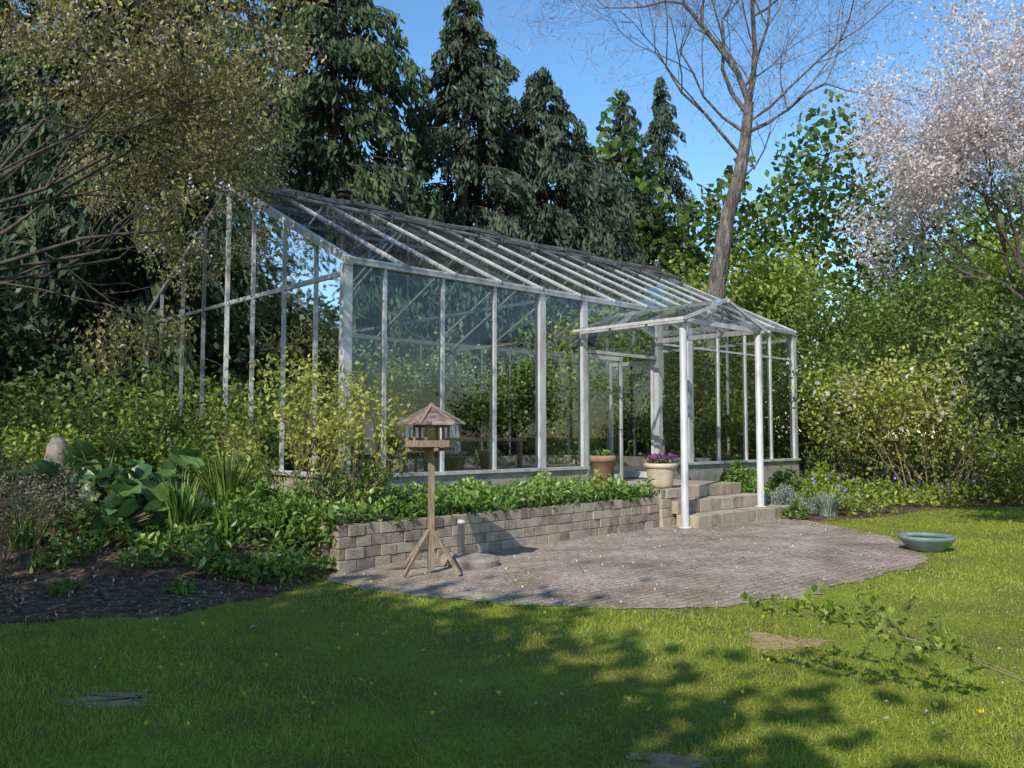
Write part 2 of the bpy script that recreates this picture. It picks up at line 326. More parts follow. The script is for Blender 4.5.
def patiomat():
    m,nt,o=mnew('paving'); N=nt.nodes; l=nt.links.new
    tc=N.new('ShaderNodeTexCoord'); mp=N.new('ShaderNodeMapping'); mp.inputs['Rotation'].default_value=(0,0,-ANG); l(tc.outputs['Object'],mp.inputs[0])
    nd=N.new('ShaderNodeTexNoise'); nd.inputs['Scale'].default_value=4; l(mp.outputs[0],nd.inputs['Vector'])
    va=N.new('ShaderNodeVectorMath'); va.operation='MULTIPLY_ADD'; va.inputs[1].default_value=(.05,.05,0); l(nd.outputs['Color'],va.inputs[0]); l(mp.outputs[0],va.inputs[2])
    br=N.new('ShaderNodeTexBrick'); br.inputs['Scale'].default_value=1; br.inputs['Brick Width'].default_value=.2; br.inputs['Row Height'].default_value=.1; br.inputs['Mortar Size'].default_value=.008
    br.inputs['Mortar Smooth'].default_value=.5
    br.inputs['Color1'].default_value=(.32,.255,.21,1); br.inputs['Color2'].default_value=(.40,.33,.28,1); br.inputs['Mortar'].default_value=(.19,.165,.12,1)
    l(va.outputs[0],br.inputs['Vector'])
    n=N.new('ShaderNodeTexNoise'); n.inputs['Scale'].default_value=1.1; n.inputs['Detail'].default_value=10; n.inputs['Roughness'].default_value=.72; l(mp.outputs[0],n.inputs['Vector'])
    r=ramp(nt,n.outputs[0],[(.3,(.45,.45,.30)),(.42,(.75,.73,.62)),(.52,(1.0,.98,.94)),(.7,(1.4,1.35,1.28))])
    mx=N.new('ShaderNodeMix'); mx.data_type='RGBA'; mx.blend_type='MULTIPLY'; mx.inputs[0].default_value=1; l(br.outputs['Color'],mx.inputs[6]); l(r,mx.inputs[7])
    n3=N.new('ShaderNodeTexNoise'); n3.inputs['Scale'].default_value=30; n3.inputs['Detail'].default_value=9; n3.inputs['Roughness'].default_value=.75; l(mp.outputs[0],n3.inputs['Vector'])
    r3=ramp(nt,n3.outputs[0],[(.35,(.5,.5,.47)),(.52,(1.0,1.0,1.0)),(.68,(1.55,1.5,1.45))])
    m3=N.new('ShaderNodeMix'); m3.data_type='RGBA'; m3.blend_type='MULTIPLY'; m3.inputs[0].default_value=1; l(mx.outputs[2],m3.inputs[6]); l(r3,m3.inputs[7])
    p=N.new('ShaderNodeBsdfPrincipled'); p.inputs['Roughness'].default_value=.95; p.inputs['Specular IOR Level'].default_value=.15; l(m3.outputs[2],p.inputs['Base Color'])
    ad=N.new('ShaderNodeMath'); ad.operation='MULTIPLY_ADD'; ad.inputs[1].default_value=-1.0; l(n3.outputs[0],ad.inputs[0]); l(br.outputs['Fac'],ad.inputs[2])
    b=N.new('ShaderNodeBump'); b.inputs['Strength'].default_value=.6; b.inputs['Distance'].default_value=.012; b.invert=True; l(ad.outputs[0],b.inputs['Height']); l(b.outputs[0],p.inputs['Normal'])
    l(p.outputs[0],o.inputs[0]); return m
PAT=[(-1.95,9.4),(-1.95,8.75),(-1.45,8.3),(-1.0,7.95),(-.56,7.78),(.0,7.5),(.3,7.48),(.94,7.3),(1.5,7.4),(1.86,7.38),(2.3,7.7),(2.79,7.95),(3.2,8.45),(3.6,8.7),(4.0,9.2),(4.5,9.5),(5.1,10.4),(5.35,11.3),(5.55,12.5),(5.4,13.5),(5.2,14.6),(4.9,16.0),(3.2,15.2),(2.2,14.3),(0,11.6)]
def ragged(poly,amp=.05,step=.12):
    out=[]
    for i in range(len(poly)):
        a=np.array(poly[i]);b=np.array(poly[(i+1)%len(poly)]); k=max(1,int(np.linalg.norm(b-a)/step))
        for j in range(k): out.append(tuple(a+(b-a)*j/k+RG.normal(size=2)*amp))
    return out
PATR=ragged(PAT,.035)
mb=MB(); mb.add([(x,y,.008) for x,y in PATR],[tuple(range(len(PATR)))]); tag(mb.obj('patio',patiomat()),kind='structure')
def inpoly(x,y,poly):
    c=np.zeros(len(x),bool); n=len(poly); j=n-1
    for i in range(n):
        xi,yi=poly[i]; xj,yj=poly[j]
        if yi!=yj: c^=((yi>y)!=(yj>y))&(x<(xj-xi)*(y-yi)/(yj-yi)+xi)
        j=i
    return c
EX=[-30,-9,-6,-4.1,-2.8,-2.15,-1.95]; EY=[6.0,6.4,6.7,6.74,7.1,8.0,9.3]
def yedge(x): return np.interp(x,EX,EY)
def inbed(x,y):
    X,Y=tol(x,y); return (y>yedge(x)+.06*np.sin(x*7)+.04*np.sin(x*17))&((x<-1.95)|(Y>-2.1))&(X<-1.35)
def gz(x,y):
    d=np.asarray(y)-yedge(np.asarray(x)); s=np.clip(d/3.2,0,1); return s*s*(3-2*s)*.5+.02*np.sin(np.asarray(x)*5)*np.sin(np.asarray(y)*4)*s+.012
gx=np.linspace(-30,-1.2,220); gy=np.concatenate([np.linspace(5.8,14,120),np.linspace(14.3,34,50)])
GX,GY=np.meshgrid(gx,gy); ins=inbed(GX,GY)
Z=np.where(ins,gz(GX,GY)+.02*RG.random(GX.shape),-.08)
V=np.stack([GX,GY,Z],2).reshape(-1,3); nx=len(gx); ny=len(gy)
idx=np.arange(nx*ny).reshape(ny,nx); F=np.stack([idx[:-1,:-1],idx[:-1,1:],idx[1:,1:],idx[1:,:-1]],2).reshape(-1,4)
keep=ins.reshape(-1)[F].any(1); tag(rawmesh('soil_bed',V,F[keep],np.full(keep.sum(),.5),M['soil']),kind='structure')
PATCH=[(1.95,6.2,.28,.22),(-2.3,4.85,.24,.14),(.74,3.95,.19,.12)]
for (x,y,a,b) in PATCH:
    n=60; mb=MB(); mb.add([(x+a*(1+.2*math.sin(3*t+x)+.1*math.sin(7*t)+.14*RG.normal())*math.cos(t),y+b*(1+.2*math.sin(3*t+x)+.12*math.sin(8*t)+.14*RG.normal())*math.sin(t),.004) for t in np.linspace(0,2*math.pi,n,endpoint=False)],[tuple(range(n))])
    tag(mb.obj('soil_patch',M['dirt']),kind='structure')
BED2=[(6.6,15.4),(8.2,16.8),(9.6,17.6),(11.5,17.2),(14,16.3),(20,15.5),(40,17),(40,40),(2,40),(0,27),(3,25.5),(6.9,20.8),(4.6,16.0),(5.2,14.6)]
B2=ragged(BED2,.06,.3)
mb=MB(); mb.add([(x,y,.004) for x,y in B2],[tuple(range(len(B2)))]); tag(mb.obj('shrub_bed',M['soil']),kind='structure')

# grass
n=400000
y=3.0*(26/3.0)**(RG.random(n)**1.05); x=(RG.random(n)*2-1)*(.72*y+1.2)
X,Y=tol(x,y)
wx=x+.18*noise2(x*4,y*4,1.3)+RG.normal(size=n)*.10; wy=y+.18*noise2(y*4,x*4,1.1)+RG.normal(size=n)*.10
tuft=(noise2(x*3,y*3,1.4)>.55)&(RG.random(n)<.12)&(Y<-3.0)
bad=inpoly(wx,wy,PAT)&(RG.random(n)>.006)&~tuft|((wy>yedge(x)+.05*np.sin(x*7))&(x<-1.2))|(inpoly(wx,wy,BED2)&(RG.random(n)>.02))|((X>-1.5)&(Y>-2.3))
for (px,py,a,b) in PATCH:
    rr_=((x-px)/a)**2+((y-py)/b)**2+.9*noise2(x*7,y*7); bad|=(rr_<.9)&(RG.random(n)>.16+.6*np.clip(rr_,0,1)**2)
nn_=noise2(x,y,.9); bad|=(nn_<-.35)&(RG.random(n)<.35)
x=x[~bad];y=y[~bad];n=len(x); nn_=noise2(x,y,1.1)+.5*noise2(x,y,4)+.4*noise2(x,y,11)
P=np.stack([x,y,np.full(n,-.004)],1)
leaves('lawn_grass',P,.036+.013*np.clip(nn_,-1,1)+.0006*y,.0035+.0010*y,L_['grass'],None,.42+.15*nn_+.5*(RG.random(n)-.4),(0,0,1),.7,0,'blade',True)
tag(bpy.data.objects['lawn_grass'],'short green lawn grass blades','grass',kind='stuff')
def lawnfl(name,nd,sz,m,h,lab):
    yy=RG.uniform(4.3,12,nd); xx=RG.uniform(-.5,.62,nd)*yy; k=~(inpoly(xx,yy,PAT)|(yy>yedge(xx))); xx=xx[k];yy=yy[k]
    Pd=np.repeat(np.stack([xx,yy,np.full(len(xx),h)],1),7,0); Pd+=RG.normal(size=Pd.shape)*.004
    tag(leaves(name,Pd,sz,sz*.55,m,None,None,(0,0,.2),.8,.9,'diamond'),lab,'flowers',kind='stuff')
lawnfl('dandelion_flowers',85,.026,L_['dandelion'],.055,'small yellow dandelions in the lawn')
lawnfl('daisy_flowers',140,.016,L_['blossom'],.045,'tiny white daisies in the lawn')
nl=3000; yy=RG.uniform(7,16,nl); xx=RG.uniform(-3,6.5,nl); k=inpoly(xx,yy,PAT); xx=xx[k];yy=yy[k]
tag(leaves('leaf_litter',np.stack([xx,yy,np.full(len(xx),.016)],1),.026,.017,L_['litter'],None,None,(0,0,0),1,.95),'fallen petals and dry leaves on paving','litter',kind='stuff')
nl=6000; yy=RG.uniform(6.3,11,nl); xx=RG.uniform(-9,-1.6,nl); k=inbed(xx,yy); xx=xx[k];yy=yy[k]
tag(leaves('bark_mulch',np.stack([xx,yy,gz(xx,yy)+.02],1),.05,.022,L_['litter'],None,RG.random(len(xx))*.7,(0,0,0),1,.8),'bark chips and twigs on dark soil','mulch',kind='stuff')

# ---------------------------------------------------------------- retaining wall
def blocks(mb,p0,p1,z0,nc,bw=.235,bh=.128,th=.16,jit=.006):
    p0=np.array(p0);p1=np.array(p1);Ln=np.linalg.norm(p1-p0);d=(p1-p0)/Ln;a=math.atan2(d[1],d[0]); nr=np.array((-d[1],d[0]))
    for c in range(nc):
        s=-(bw*.5 if c%2 else 0)
        while s<Ln-.03:
            s0=max(s,0);w=RG.uniform(.9,1.1)*bw; s1=min(s+w,Ln)
            if s1-s0>.03:
                m=p0+d*(s0+s1)/2+nr*RG.normal()*jit
                mb.box((m[0],m[1],z0+bh*(c+.5)),s1-s0-.005,th,bh-.005,a+RG.normal()*.012,RG.random())
            s=s+w
def bev(o,w=.008):
    b=o.modifiers.new('bevel','BEVEL'); b.width=w; b.segments=2; b.limit_method='ANGLE'
W0=gw(-1.5,-2.24)[:2]; W1=gw(4.72,-1.9)[:2]; W2=gw(-1.65,-.9)[:2]
rw=empty('retaining_wall',(W0[0],W0[1],0),0,None,'low grey-brown block retaining wall around raised planting bed','wall')
def rel(p,q): return (p[0]-q[0],p[1]-q[1])
mb=MB(); blocks(mb,rel(W0,W0),rel(W1,W0),-.01,4); ob=mb.obj('wall',M['block'],rw); bev(ob)
mb=MB(); a=np.array(rel(W2,W0)); dd=nz(a); blocks(mb,tuple(dd*.09),tuple(a),-.01,4); ob=mb.obj('wall_return',M['block'],rw); bev(ob)
mb=MB(); a=math.atan2(W1[1]-W0[1],W1[0]-W0[0]); mid=(np.array(W0)+np.array(W1))/2-np.array(W0); mb.box((mid[0]-math.sin(a)*.03,mid[1]+math.cos(a)*.03,.235),np.linalg.norm(np.array(W1)-np.array(W0))-.05,.10,.46,a); mb.obj('mortar_core',M['soil'],rw)
mb=MB()
gp=[]; fs=[]; nX,nY=60,18
for j in range(nY+1):
    for i in range(nX+1):
        X=-1.55+6.3*i/nX; y0=-2.15+.33*i/nX; Yl=y0+(0-y0)*j/nY; w=gw(X,Yl); gp.append((w[0],w[1],.46+.04*math.sin(X*3+Yl*5)+RG.random()*.02))
for j in range(nY):
    for i in range(nX): a=j*(nX+1)+i; fs.append((a,a+1,a+nX+2,a+nX+1))
mb.add(gp,fs); tag(mb.obj('raised_bed_soil',M['soil']),kind='structure')

# ---------------------------------------------------------------- steps
st=empty('stone_steps',gw(6.3,-2,0),ANG,None,'three wide low stone block steps leading up to the porch','steps')
mb=MB()
def lb(X0,X1,Y0,Y1,z0,z1,bw=.34):
    X=X0
    while X<X1-.02:
        w=min(bw*RG.uniform(.85,1.15),X1-X); 
        if X1-X-w<.12: w=X1-X
        mb.box((X+w/2-6.3,(Y0+Y1)/2+2+RG.normal()*.003,(z0+z1)/2),w-.006,Y1-Y0,z1-z0-.004,RG.normal()*.003,RG.random()); X+=w
SH=.205
for i,(yf,xr) in enumerate(((-2.55,7.95),(-2.16,7.7),(-1.77,7.5))):
    z0=i*SH-(.01 if i==0 else 0)
    lb(4.96,xr,yf,yf+.43 if i<2 else -.75,z0,(i+1)*SH)
    if i<2: lb(xr-.3,xr+.001,yf+.432,-.3,z0,(i+1)*SH-.003)
ob=mb.obj('tread_blocks',M['stepm'],st); bev(ob)
mb=MB(); blocks(mb,(4.70-6.3,-1.95+2),(5.42-6.3,-1.95+2),0,4,.26,.1535,.16); blocks(mb,(4.70-6.3,-1.85+2),(4.70-6.3,-1.2+2),0,4,.26,.1535,.16); mb.box((5.08-6.3,-1.52+2,.3),.62,.78,.6)
ob=mb.obj('pedestal',M['stepm'],st); bev(ob)
mb=MB(); mb.box((5.95-6.3,-.38+2,.3),3.0,.78,.62); ob=mb.obj('landing',M['stepm'],st)

# ---------------------------------------------------------------- greenhouse
gh=empty('greenhouse',(C[0],C[1],0),ANG,None,'large aluminium and glass greenhouse with pitched roof and entrance porch','greenhouse')
def part(name,mat,fn,parent=gh,smooth=False):
    m=MB(); fn(m); return m.obj(name,mat,parent,smooth)
def basew(m):
    m.box((2.5,0,BZ/2-.02),5.1,.18,BZ); m.box((10.05,0,BZ/2-.02),5.5,.18,BZ)
    m.box((LEN/2,WID,BZ/2-.02),LEN+.1,.18,BZ); m.box((0,WID/2,BZ/2-.02),.18,WID-.19,BZ); m.box((LEN,WID/2,BZ/2-.02),.18,WID-.19,BZ)
part('base_wall',M['concrete'],basew)
def sills(m):
    m.box((2.5,-.02,BZ+.005),5.12,.24,.05); m.box((10.05,-.02,BZ+.005),5.52,.24,.05); m.box((-.02,WID/2,BZ+.008),.24,WID-.25,.05)
part('sill',M['alu'],sills)
part('floor',M['floor'],lambda m:m.box((LEN/2,WID/2,.3),LEN-.2,WID-.2,.62))
def rz(Y): return EZ+(RZ-EZ)*(1-abs(Y-WID/2)/(WID/2))
PX=[0,.655]+[.655+1.1*i for i in range(1,12)]
for i,X in enumerate(PX):
    w=.14 if i in (0,4,8,12) else .055
    if not (5.2<X<7.2):
        part('post',M['alu'],lambda m:m.beam((X,0,BZ),(X,0,EZ-.06),w,w*.9 if w>.1 else .08,(0,1,0)))
    part('post',M['alud'],lambda m:m.beam((X,WID,BZ),(X,WID,EZ-.06),w*.8,.07,(0,1,0)))
for X in (5.05,7.3): part('door_post',M['alu'],lambda m:m.beam((X,-.01,FZ),(X,-.01,EZ-.06),.13,.12,(0,1,0)))
GY_=[.85,1.85,2.95,3.96,4.97,5.97,7.07]
for Xg in (0,LEN):
    for Yg in GY_:
        w=.07 if abs(Yg-3.96)<.01 else .045
        part('post',M['alu'] if Yg<4.2 else M['alud'],lambda m:m.beam((Xg,Yg,BZ),(Xg,Yg,rz(Yg)-.07),w,.06,(1,0,0)))  # rear posts get the darker metal, shade painted into its colour
    part('tie_beam',M['alu'],lambda m:m.beam((Xg,.08,3.84),(Xg,WID/2,3.84),.05,.07))
    part('tie_beam',M['alud'],lambda m:m.beam((Xg,WID/2+.001,3.84),(Xg,WID-.08,3.84),.05,.06))
    part('rake_beam',M['alu'],lambda m:m.beam((Xg,-.12,EZ-.05),(Xg,WID/2,RZ-.0),.10,.11))
    part('rake_beam',M['alud'],lambda m:m.beam((Xg,WID+.12,EZ-.05),(Xg,WID/2,RZ-.0),.06,.07))
for Yb in (0,WID): part('eave_beam',M['alu'] if Yb==0 else M['alud'],lambda m:m.beam((-.05,Yb-.03 if Yb==0 else Yb+.03,EZ-.02),(LEN+.05,Yb-.03 if Yb==0 else Yb+.03,EZ-.02),.11,.10))
part('ridge_beam',M['alu'],lambda m:m.beam((-.06,WID/2,RZ+.03),(LEN+.06,WID/2,RZ+.03),.07,.07))
RB=[LEN*i/13 for i in range(14)]
for i,X in enumerate(RB[1:-1]):
    part('rafter',M['alu'],lambda m:m.beam((X,-.1,EZ-.0),(X,WID/2-.07,RZ+.0),.045,.06))
    if i%2: part('rafter',M['alud'],lambda m:m.beam((X,WID+.1,EZ-.0),(X,WID/2+.07,RZ+.0),.03,.05))
for s in (.5,.8):
    part('purlin',M['alud'],lambda m:m.beam((.07,s*WID/2,EZ+s*(RZ-EZ)-.06),(LEN-.07,s*WID/2,EZ+s*(RZ-EZ)-.06),.04,.05))
for X in (3.95,8.35):
    part('tie_beam',M['alud'],lambda m:(m.beam((X,.1,3.86),(X,WID-.1,3.86),.05,.06)))
    part('roof_truss',M['alud'],lambda m:(m.beam((X,.1,EZ-.1),(X,WID/2,RZ-.1),.04,.06),m.beam((X,WID-.1,EZ-.1),(X,WID/2,RZ-.1),.04,.06),m.beam((X,WID/2,3.9),(X,WID/2,RZ-.14),.03,.03)))
part('glazing_bar',M['alu'],lambda m:m.beam((7.37,0,3.35),(LEN-.08,0,3.35),.04,.04))
part('glazing_bar',M['alud'],lambda m:m.beam((.08,WID,2.7),(LEN-.08,WID,2.7),.03,.04))
def pane(name,q,mat,parent=gh):
    return part(name,mat,lambda m:m.add(q,[tuple(range(len(q)))]),parent)
fx=[x for x in PX if x<5]+[5.05]
for a,b in zip(fx[:-1],fx[1:]): pane('window_pane',[(a,0,BZ),(b,0,BZ),(b,0,EZ-.06),(a,0,EZ-.06)],M['glass'])
fx=[7.3]+[x for x in PX if x>7.3]
for a,b in zip(fx[:-1],fx[1:]): pane('window_pane',[(a,0,BZ),(b,0,BZ),(b,0,EZ-.06),(a,0,EZ-.06)],M['glass'])
for a,b in zip(PX[:-1],PX[1:]): pane('window_pane',[(a,WID,BZ),(b,WID,BZ),(b,WID,EZ-.06),(a,WID,EZ-.06)],M['glass'])
gy2=[0]+GY_+[WID]
for Xg in (0,LEN):
    for a,b in zip(gy2[:-1],gy2[1:]): pane('window_pane',[(Xg,a,BZ),(Xg,b,BZ),(Xg,b,rz(b)-.05),(Xg,a,rz(a)-.05)],M['glass'])
for a,b in zip(RB[:-1],RB[1:]):
    pane('roof_pane',[(a,-.14,EZ-.02),(b,-.14,EZ-.02),(b,WID/2,RZ+.05),(a,WID/2,RZ+.05)],M['rglass'])
    pane('roof_pane',[(a,WID+.14,EZ-.02),(b,WID+.14,EZ-.02),(b,WID/2,RZ+.05),(a,WID/2,RZ+.05)],M['rglass'])
for i,(a,b) in enumerate(zip(RB[:-1],RB[1:])):
    lift=.10+.06*((i*7)%3)
    v=empty('roof_vent',(0,0,0),0,gh)
    s0=.80; y0=WID/2*s0; z0=EZ+(RZ-EZ)*s0+.09+lift; y1=WID/2-.02; z1=RZ+.13; a2=a+.08;b2=b-.08
    def vf(m):
        m.beam((a2,y0,z0),(a2,y1,z1),.05,.06); m.beam((b2,y0,z0),(b2,y1,z1),.05,.06)
        m.beam((a2+.026,y0,z0),(b2-.026,y0,z0),.07,.07); m.beam((a2+.026,y1,z1),(b2-.026,y1,z1),.06,.07)
    part('frame',M['ventf'],vf,v); pane('pane',[(a2,y0,z0),(b2,y0,z0),(b2,y1,z1),(a2,y1,z1)],M['rglass'],v)
dr=empty('double_door',(0,0,0),0,gh)
a,b=5.14,6.16
def df(m):
    m.beam((a+.03,0,FZ+.02),(a+.03,0,3.0),.06,.05,(0,1,0)); m.beam((b-.03,0,FZ+.02),(b-.03,0,3.0),.06,.05,(0,1,0))
    m.beam((a+.061,0,FZ+.08),(b-.061,0,FZ+.08),.045,.12); m.beam((a+.061,0,2.96),(b-.061,0,2.96),.045,.08)
part('door_frame',M['alu'],df,dr); pane('door_pane',[(a,0,FZ+.05),(b,0,FZ+.05),(b,0,2.98),(a,0,2.98)],M['glass'],dr)
o1=part('door_frame',M['alu'],lambda m:(m.beam((.03,0,FZ+.02),(.03,0,3.0),.06,.05,(0,1,0)),m.beam((.99,0,FZ+.02),(.99,0,3.0),.06,.05,(0,1,0)),m.beam((.061,0,FZ+.08),(.959,0,FZ+.08),.045,.12),m.beam((.061,0,2.96),(.959,0,2.96),.045,.08)),dr)
o2=pane('door_pane',[(0.05,0,FZ+.05),(.97,0,FZ+.05),(.97,0,2.98),(0.05,0,2.98)],M['glass'],dr)
for o in (o1,o2): o.location=(7.2,.02,0); o.rotation_euler[2]=math.radians(100)
part('handle',M['black'],lambda m:(m.beam((6.09,-.03,1.6),(6.09,-.09,1.6),.02,.02),m.beam((6.09,-.09,1.6),(5.98,-.09,1.6),.02,.02)),dr)
part('transom',M['alu'],lambda m:m.beam((5.13,0,3.05),(7.22,0,3.05),.07,.06))
pane('window_pane',[(5.1,0,3.07),(7.25,0,3.07),(7.25,0,EZ-.06),(5.1,0,EZ-.06)],M['glass'])
# porch
po=empty('porch',(4.9,-2.34,0),0,gh)
PW=2.3; PZ=3.38; AZ=3.80
part('column',M['alu'],lambda m:m.lathe([(.0,0),(.11,0),(.11,.02),(.06,.03),(.06,PZ-.06)],20),po,True)
part('column',M['alu'],lambda m:(m.lathe([(.0,.205),(.11,.205),(.11,.225),(.06,.235),(.06,PZ-.06)],20,(PW,0,0))),po,True)
for X in (0,PW): part('side_beam',M['alu'],lambda m:m.beam((X,-.12,PZ),(X,2.27,PZ),.07,.09),po)
part('front_beam',M['alu'],lambda m:m.beam((.036,0,PZ+.002),(PW-.036,0,PZ+.002),.05,.08),po)
part('ridge_beam',M['alu'],lambda m:m.beam((PW/2,-.15,AZ),(PW/2,2.3,AZ),.05,.06),po)
for X0 in (-.12,PW+.12):
    for Yp in (-.1,.7,1.5,2.25):
        w=.05 if Yp==-.1 else .035
        part('rafter',M['alu'],lambda m:m.beam((X0,Yp,PZ+.0),(PW/2+(-.03 if X0<0 else .03),Yp,AZ+.01),w,.05),po)
    pane('roof_pane',[(X0*1.0+(-.03 if X0<0 else .03),-.14,PZ+.03),(X0+(-.03 if X0<0 else .03),2.28,PZ+.03),(PW/2,2.28,AZ+.045),(PW/2,-.14,AZ+.045)],M['rglass'],po)
    part('edge_beam',M['alu'],lambda m:m.beam((X0+(-.05 if X0<0 else .05),-.15,PZ+.0),(X0+(-.05 if X0<0 else .05),2.28,PZ+.0),.04,.05),po)
part('gable_strut',M['alud'],lambda m:(m.beam((PW/2,0,PZ+.04),(PW/2,0,AZ-.03),.03,.03),m.beam((PW*.25,0,PZ+.04),(PW/2-.03,0,AZ-.10),.025,.025),m.beam((PW*.75,0,PZ+.04),(PW/2+.03,0,AZ-.10),.025,.025)),po)
part('flue_pipe',M['black'],lambda m:(m.tube([(2.76,4.6,FZ+1),(2.76,4.6,6.5)],[.11,.11],16),m.lathe([(.0,6.66),(.19,6.56),(.19,6.53),(.0,6.53)],18,(2.76,4.6,0)),m.tube([(2.76,4.6,6.42),(2.76,4.6,6.55)],[.14,.14],16)),gh,True)
stv=empty('wood_stove',gw(2.76,4.6,FZ),ANG,None,'black iron wood stove on the greenhouse floor','stove')
part('stove_body',M['black'],lambda m:(m.box((0,0,.55),.5,.42,.7),m.box((0,0,.92),.56,.48,.04)),stv)
for dx,dy in ((-.2,-.15),(.2,-.15),(.2,.15),(-.2,.15)): part('leg',M['black'],lambda m:m.tube([(dx,dy,0),(dx,dy,.21)],[.02,.025],8),stv)

# furniture
tb=empty('wooden_table',gw(3.3,1.3,FZ),ANG,None,'long wooden table inside the greenhouse','table')
part('table_top',M['tabletop'],lambda m:m.box((0,0,.80),2.3,.85,.06),tb)
for dx,dy in ((-1.05,-.35),(1.05,-.35),(1.05,.35),(-1.05,.35)): part('leg',M['wood'],lambda m:m.beam((dx,dy,0),(dx,dy,.768),.07,.07,(1,0,0)),tb)
def chair(X,Y,rot):
    c=empty('garden_chair',gw(X,Y,FZ),ANG+rot,None,'garden chair with pale striped back beside the table','chair','chairs around the table')
    part('seat',M['wood'],lambda m:[m.box((0,-.18+.09*i,.45),.56,.075,.025) for i in range(5)],c)
    part('backrest',M['fabric'],lambda m:([m.beam((-.22+.11*i,.235,.55),(-.22+.11*i,.31,1.15),.07,.015) for i in range(5)],m.beam((-.28,.315,1.18),(.28,.315,1.18),.03,.06)),c)
    for dx,dy,h in ((-.26,-.2,.437),(.26,-.2,.437),(-.29,.22,1.16),(.29,.22,1.16)): part('leg',M['wood'],lambda m:m.beam((dx,dy,0),(dx,dy+(.09 if h>.5 else 0),h),.04,.04,(1,0,0)),c)
chair(3.0,2.2,0); chair(4.0,2.25,.15); chair(1.7,1.5,1.4)
def potted(X,Y,h,n,lm,pr,label,mat='terra'):
    p=empty('plant_pot',gw(X,Y,FZ),0,None,label,'potted plant')
    part('pot',M[mat],lambda m:m.lathe([(0,0),(pr*.7,0),(pr*.95,pr*1.5),(pr*1.08,pr*1.5),(pr*1.08,pr*1.75),(pr*.9,pr*1.75),(pr*.85,pr*1.55),(0,pr*1.5)],24),p,True)
    mb=MB();tips=[]
    for k in range(4): grow(mb,tips,np.array((0,0,pr*1.5)),nz(RG.normal(size=3)*.25+np.array((0,0,1.))),h*.4,.018,0,2,3,.7,.4,.65)
    mb.obj('stems',M['stem'],p); P,t=clumps(tips,n,.14); leaves('foliage',P,.12,.06,lm,p,t,(0,0,-.2),1,.4)
potted(9.3,1.5,1.7,1200,L_['mid'],.22,'leafy green plant in terracotta pot inside greenhouse')
potted(11.2,1.1,1.5,1000,L_['mid'],.22,'leafy green plant in terracotta pot inside greenhouse')
potted(6.0,4.9,2.4,1600,L_['mid'],.28,'tall dark-leaved plant in terracotta pot inside greenhouse')
potted(8.2,6.2,2.3,1600,L_['mid'],.28,'tall green plant in terracotta pot inside greenhouse')
potted(.9,6.4,2.8,2200,L_['mid'],.28,'tall bright green plant in terracotta pot inside greenhouse')
potted(1.0,3.4,2.6,2200,L_['mid'],.25,'bushy green plant in terracotta pot inside greenhouse')
potted(.8,1.6,2.2,1700,L_['mid'],.25,'bushy green plant in terracotta pot inside greenhouse')
potted(5.2,6.6,2.4,1600,L_['spring'],.28,'tall bright green plant in terracotta pot inside greenhouse')
potted(3.0,6.8,2.8,2200,L_['mid'],.28,'tall green plant in terracotta pot inside greenhouse')

def lathepot(name,loc,prof,mat,label):
    p=empty(name,loc,0,None,label,'flower pot'); part('pot',mat,lambda m:m.lathe(prof,40),p,True); return p
p=lathepot('flower_pot',gw(5.12,-1.7,.616),[(0,0),(.17,0),(.19,.03),(.21,.1),(.25,.3),(.26,.33),(.285,.34),(.285,.4),(.26,.41),(.235,.38),(.0,.35)],M['cream'],'cream clay pot of purple pansies on the step pedestal')
n=260; a=RG.uniform(0,6.28,n); s=np.sqrt(RG.random(n))*.25; leaves('foliage',np.stack([s*np.cos(a),s*np.sin(a),.38+.1*RG.random(n)],1),.07,.04,L_['cover'],p,None,(0,0,.4),1,.5)
n=110; a=RG.uniform(0,6.28,n); s=np.sqrt(RG.random(n))*.26; leaves('pansy_flowers',np.stack([s*np.cos(a),s*np.sin(a),.46+.1*RG.random(n)],1),.06,.055,L_['purple'],p,None,(0,0,.2),1,.5,'round')  # purple pansy petals, no leaves in this mesh
p=lathepot('flower_pot',gw(4.5,-.95,.5),[(0,0),(.15,0),(.18,.1),(.2,.54),(.225,.55),(.225,.64),(.2,.65),(.18,.61),(0,.58)],M['terra'],'tall brown terracotta pot standing in the raised bed')
n=120; a=RG.uniform(0,6.28,n); s=np.sqrt(RG.random(n))*.16; leaves('foliage',np.stack([s*np.cos(a),s*np.sin(a),.62+.12*RG.random(n)],1),.08,.03,L_['mid'],p,None,(0,0,.6),1,.4)

# ---------------------------------------------------------------- bird feeder
bf=empty('bird_feeder',(-.88,9.2,.008),.3,None,'wooden bird feeder house with shingled hexagonal roof on post','bird feeder')
part('post',M['wood'],lambda m:m.beam((0,0,.03),(0,0,1.34),.062,.062,(0,1,0)),bf)
for k in range(4):
    a=math.pi/4+k*math.pi/2-.15
    part('leg',M['wood'],lambda m:(m.beam((math.cos(a)*.03,math.sin(a)*.03,.46),(math.cos(a)*.41,math.sin(a)*.41,.02),.026,.036)),bf)
part('bracket',M['wood'],lambda m:(m.beam((-.26,0,1.335),(.26,0,1.335),.04,.04),m.beam((0,-.26,1.338),(0,.26,1.338),.04,.035)),bf)
def hexring(r,z,n=6): return [(r*math.cos(2*math.pi*i/n),r*math.sin(2*math.pi*i/n),z) for i in range(n)]
def tray(m):
    m.add(hexring(.27,1.362)+hexring(.27,1.385),[tuple(range(5,-1,-1)),tuple(range(6,12))]+[(i,(i+1)%6,6+(i+1)%6,6+i) for i in range(6)])
    for i in range(6):
        a=hexring(.28,1.40)[i]; b=hexring(.28,1.40)[(i+1)%6]; m.beam(a,b,.015,.07)
part('tray',M['wood'],tray,bf)
